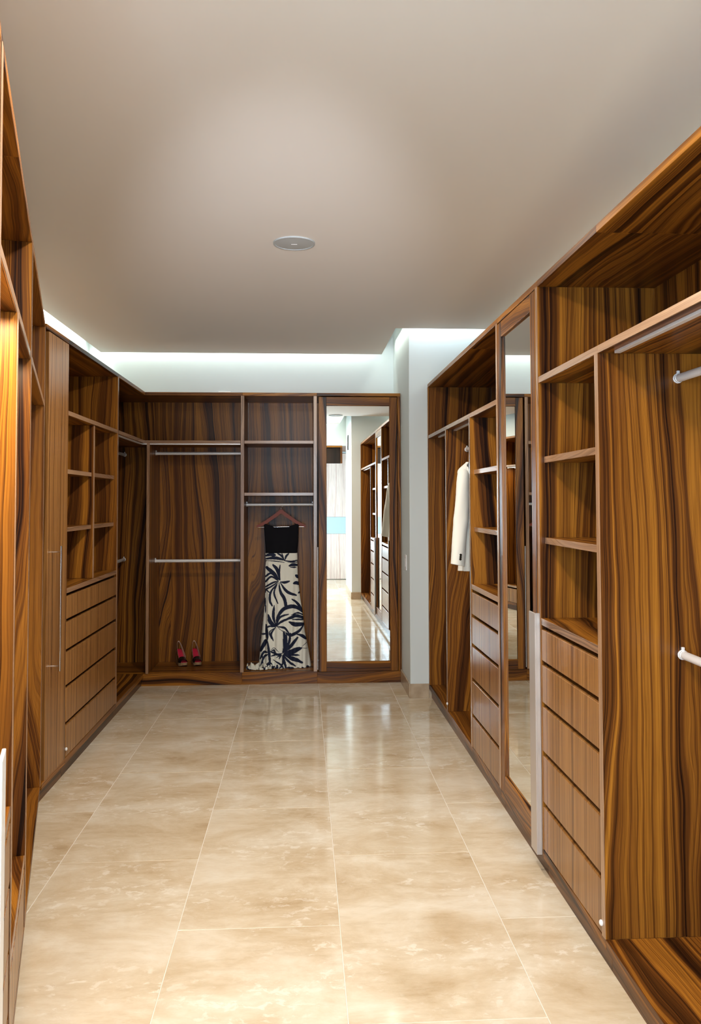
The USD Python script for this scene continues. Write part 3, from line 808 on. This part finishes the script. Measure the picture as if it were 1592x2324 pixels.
rows, cols = 380, 300
cyv = np.linspace(712, 2108, rows)
L_ = np.interp(cyv, sk[:, 0], sk[:, 1]); R_ = np.interp(cyv, sk[:, 0], sk[:, 2])
th_ = np.linspace(0, 2 * np.pi, cols, endpoint=False)
P = np.zeros((rows, cols, 3)); CX = np.zeros((rows, cols)); CYm = np.zeros((rows, cols))
for i in range(rows):
    k = (cyv[i] - 712) / (2108 - 712)
    cxc, h = (L_[i] + R_[i]) / 2, (R_[i] - L_[i]) / 2
    cx = cxc + h * np.cos(th_)
    dep = .042 + .085 * k ** 1.3
    fold = .012 * k * np.sin(cx * .045 + .8) + .010 * k ** .6 * np.exp(-((cx - (352 - 25 * k)) / 9) ** 2) - .010 * np.exp(-((cx - (372 - 10 * k)) / 7) ** 2) * k ** .5 + .006 * k * np.sin(cx * .11 + 4 * k)
    y = dep * np.sign(np.sin(th_)) * np.abs(np.sin(th_)) ** .75
    y = y + fold * np.where(np.sin(th_) > 0, 1, -1) * -1 * np.abs(np.sin(th_)) ** .3
    x, z = c2w(cx, cyv[i])
    if cyv[i] > 2060:
        z = z + .010 * np.sin(cx * .06) * (cyv[i] - 2060) / 48
    waist = -.004 * math.exp(-((cyv[i] - 808) / 7) ** 2)
    P[i] = np.stack([x + waist * np.cos(th_), y + waist * np.sign(np.sin(th_)), np.maximum(np.broadcast_to(z, x.shape), ZF + .002)], -1)
    CX[i], CYm[i] = cx, cyv[i]
P[..., 1] -= .02
dyed(t, 'skirt', grid(P, True), dye(CX.ravel(), CYm.ravel()), 'long ivory skirt with navy brush stroke leaves')
# the train lying on the floor board at the left of the hem
rows, cols = 16, 120
P = np.zeros((rows, cols, 3)); CX = np.zeros((rows, cols)); CYm = np.zeros((rows, cols))
for j in range(cols):
    q = j / (cols - 1)
    cx0 = 118 + q * 440
    wdt = .06 * math.sin(math.pi * min(1, q * 1.2 + .12)) + .015
    for i in range(rows):
        s = i / (rows - 1)
        x, _ = c2w(cx0, 0)
        hgt = .055 * math.sin(math.pi * s) * (.55 + .45 * math.sin(q * 37 + 5 * s)) * (1 - .5 * q)
        P[i, j] = (x + .006 * math.sin(q * 60 + s * 4), -.13 + (s - .5) * 2 * wdt + .012 * math.sin(q * 45), ZF + .003 + max(0, hgt) + .003 * math.sin(q * 90 + s * 9) ** 2)
        CX[i, j], CYm[i, j] = cx0, s * 60
ink = (meshkit.fbm(np.stack([CX.ravel() * .035, CYm.ravel() * .04, 0 * CX.ravel()], -1), 3, 5) > .56).astype(float)
dyed(t, 'train', shell(P[:, ::-1], .002), np.concatenate([ink, ink]) if True else ink, 'ruffled train lying on the board')

# ================================================================== jacket
JX, JY, JROT = 1.152, 5.30, 25
JZ = 1.845
t = thing('jacket_hanger', 'dark plum hanger inside the white jacket', 'hanger', (JX + .022, JY, JZ - .012), JROT)
hanger(t, .150, .050, 1.975 - JZ + .012, PLUM, bar=False, th=.02)
t = thing('jacket', 'white tailored jacket hanging in the double wardrobe with dark cuff buttons', 'jacket', (JX, JY, 0), JROT)
prof = np.array([  # z below collar, half width, half depth, opening half width
    (0.004, .100, .040, .097), (-.010, .120, .044, .112), (-.030, .148, .042, .112), (-.048, .166, .042, .108), (-.10, .160, .052, .096), (-.20, .150, .060, .070), (-.33, .140, .060, .045), (-.40, .138, .060, .040), (-.52, .146, .064, .046), (-.69, .158, .068, .070)])
zz = np.linspace(.004, -.69, 60)
hw, hd, ow = (np.interp(zz, prof[::-1, 0], prof[::-1, k]) for k in (1, 2, 3))
cols = 90
P = np.zeros((60, cols, 3))
for i in range(60):
    ph0 = math.asin(min(.97, ow[i] / hw[i]))
    ph = np.linspace(-math.pi / 2 + ph0, 1.5 * math.pi - ph0, cols)      # from the right front edge round the back
    k = i / 59
    wav = .006 * k * np.sin(ph * 5 + 1) + .004 * k * np.sin(ph * 9)
    P[i] = np.stack([(hw[i] + wav) * np.sign(np.cos(ph)) * np.abs(np.cos(ph)) ** .9, (hd[i] + wav) * np.sin(ph), np.full(cols, JZ + zz[i])], -1)
part(t, 'jacket_body', shell(P, .004), CREAM, smooth=50)
for s in (-1, 1):
    n = 48
    zs = np.linspace(-.034, -.645, n)
    kk = np.clip((-.034 - zs) / .61, 0, 1)
    ctr = np.stack([s * (.132 + .098 * kk), -.012 - .062 * kk ** .8, JZ + zs], -1)
    ra = np.interp(zs, [-.645, -.3, -.12, -.07, -.048, -.034], [.052, .053, .050, .045, .036, .016])
    th_ = np.linspace(0, 2 * np.pi, 49)[:-1]
    P = np.zeros((n, 48, 3))
    for i in range(n):
        k = i / n
        w = ra[i] * (1 + .035 * np.sin(3 * th_ + 9 * k) + .05 * np.exp(-((k - .52) / .05) ** 2) * np.cos(2 * th_ + 1))
        P[i] = ctr[i] + np.stack([w * .92 * np.cos(th_), w * .72 * np.sin(th_), .010 * np.cos(th_) * s * k], -1)
    S_ = part(t, 'sleeve', grid(P, True), CREAM, smooth=True)
    inner = ctr[:, None] + (P - ctr[:, None]) * .92
    part(S_, 'sleeve_lining', grid(inner[:, ::-1], True), CREAM, smooth=True)
    if s < 0:
        for q in range(3):
            bm = cyl((0, 0, 0), (.004, 0, 0), .0078, 16)
            i = 44 - int(1.35 * q)
            a0 = math.radians(258)
            w = ra[i]
            pos = ctr[i] + np.array([w * .92 * math.cos(a0), w * .73 * math.sin(a0), 0])
            bm.apply_transform(trimesh.transformations.rotation_matrix(a0, [0, 0, 1])); bm.apply_translation(pos)
            part(S_, 'cuff_button', bm, BUTTON, smooth=40, label='dark horn button')
# lapels and collar
for s in (-1, 1):
    n = 24
    P = np.zeros((n, 8, 3))
    for i in range(n):
        k = i / (n - 1)
        z = -.02 - .31 * k
        hwz, hdz, owz = (np.interp(z, prof[::-1, 0], prof[::-1, c]) for c in (1, 2, 3))
        ww = .040 * math.sin(math.pi * min(1, .25 + .75 * (1 - k))) + .004
        for j in range(8):
            q = j / 7
            x = owz + ww * q
            y = -hdz * math.sqrt(max(.05, 1 - (min(x, hwz * .98) / hwz) ** 2)) - .009 + .004 * q
            P[i, j] = (s * x, y, JZ + z)
    if s > 0: P = P[:, ::-1]
    part(t, 'lapel', shell(P, .003), CREAM, smooth=50)
th_ = np.linspace(-.1 * math.pi, 1.1 * math.pi, 30)
P = np.zeros((6, 30, 3))
for i in range(6):
    k = i / 5
    P[i] = np.stack([(.098 + .020 * k) * np.cos(th_), (.040 + .012 * k) * np.sin(th_), np.full(30, JZ + .010 - .030 * k)], -1)
part(t, 'collar', shell(P, .003), CREAM, smooth=50)

# ================================================================== sandals
def sandal(label, x, y, rot, mirror=1):
    t = thing('wedge_sandal', label, 'sandal', (x, y, ZF), rot, 'pair of wedge sandals')
    ys = np.linspace(-.105, .105, 30)
    hw = np.interp(ys, [-.105, -.09, -.06, -.03, .02, .08, .105], [.016, .030, .038, .039, .031, .027, .014])
    off = mirror * np.interp(ys, [-.105, -.05, .02, .105], [-.004, .003, 0, 0])
    top = np.interp(ys, [-.105, -.03, .0, .05, .085, .105], [.036, .036, .050, .098, .123, .126])
    bot = np.interp(ys, [-.105, -.08, -.05, .105], [.014, .003, 0, 0])
    def slab(lo, hi, inset=0.0):
        P = np.zeros((30, 8, 3))
        for i in range(30):
            w = hw[i] - inset; c = min(.003, (hi[i] - lo[i]) / 3)
            ring = [(-w, lo[i] + c), (-w + c, lo[i]), (w - c, lo[i]), (w, lo[i] + c), (w, hi[i] - c), (w - c, hi[i]), (-w + c, hi[i]), (-w, hi[i] - c)]
            P[i] = [(off[i] + a, ys[i], b_) for a, b_ in ring]
        m = grid(P, True)
        V = m.vertices; n0 = len(V)
        caps = [(0, k + 1, k) for k in range(1, 7)] + [(29 * 8, 29 * 8 + k, 29 * 8 + k + 1) for k in range(1, 7)]
        return trimesh.Trimesh(V, np.vstack([m.faces, caps]), process=False)
    part(t, 'cork_wedge', slab(bot, top), CORK, smooth=30, label='cork platform and wedge heel')
    part(t, 'insole', slab(top + .0002, top + .003, .003), REDL, smooth=30, label='red insole')
    # patent upper over the toes, open at the tip
    n = 14; P = np.zeros((n, 21, 3))
    yy = np.linspace(-.088, -.022, n)
    for i in range(n):
        w = np.interp(yy[i], ys, hw) + .002; k = i / (n - 1)
        an = np.linspace(math.pi, 0, 21)
        hgt = .030 + .014 * k
        P[i] = np.stack([np.interp(yy[i], ys, off) + w * np.cos(an), yy[i] + .018 * (1 - k) * (np.abs(np.cos(an))) * 0 - .012 * k * (1 - np.abs(np.cos(an))), np.interp(yy[i], ys, top) - .004 + hgt * np.sin(an) ** .8], -1)
    part(t, 'toe_upper', shell(P, .002), PATENT, smooth=50, label='black patent toe piece')
    # side quarters and sling strap
    q = np.linspace(0, 1, 40)
    ang = math.pi * q
    base_y = -.025
    cxr = .036
    pts = np.stack([cxr * np.cos(ang) * (1 - .12 * np.sin(ang)), base_y + .125 * np.sin(ang) ** .75, .055 + .145 * np.sin(ang) ** 1.1], -1)
    wdt = .006 + .020 * np.abs(np.cos(ang)) ** 3
    nrm = np.stack([np.cos(ang), np.sin(ang) * .9, 0 * ang], -1); nrm /= np.linalg.norm(nrm, axis=1, keepdims=True)
    upv = np.stack([0 * ang, -.35 * np.ones(40), np.ones(40)], -1); upv /= np.linalg.norm(upv[0])
    P = np.stack([pts - upv * wdt[:, None], pts - upv * wdt[:, None] * .3, pts + upv * wdt[:, None] * .3, pts + upv * wdt[:, None]], 0)
    S_ = part(t, 'sling_strap', shell(P, .0018), PATENT, smooth=50, label='black slingback strap')
    inn = P - nrm[None] * .0024
    part(S_, 'strap_lining', shell(inn, .0012), BEIGEL, smooth=50, label='beige strap lining')
    bk = trimesh.creation.torus(.006, .0012, 20, 8); bk.apply_transform(trimesh.transformations.rotation_matrix(math.pi / 2, [0, 1, 0]))
    pb = pts[9] if mirror > 0 else pts[30]
    bk.apply_translation(pb + nrm[9 if mirror > 0 else 30] * .003)
    part(S_, 'buckle', bk, CHROME, smooth=True, label='tiny metal buckle')
    return t


sandal('left sandal of the cork wedge pair, the one farther from the dress', -1.118, 7.665, 24, -1)
sandal('right sandal of the cork wedge pair, the one nearer the dress', -.985, 7.680, 19, 1)
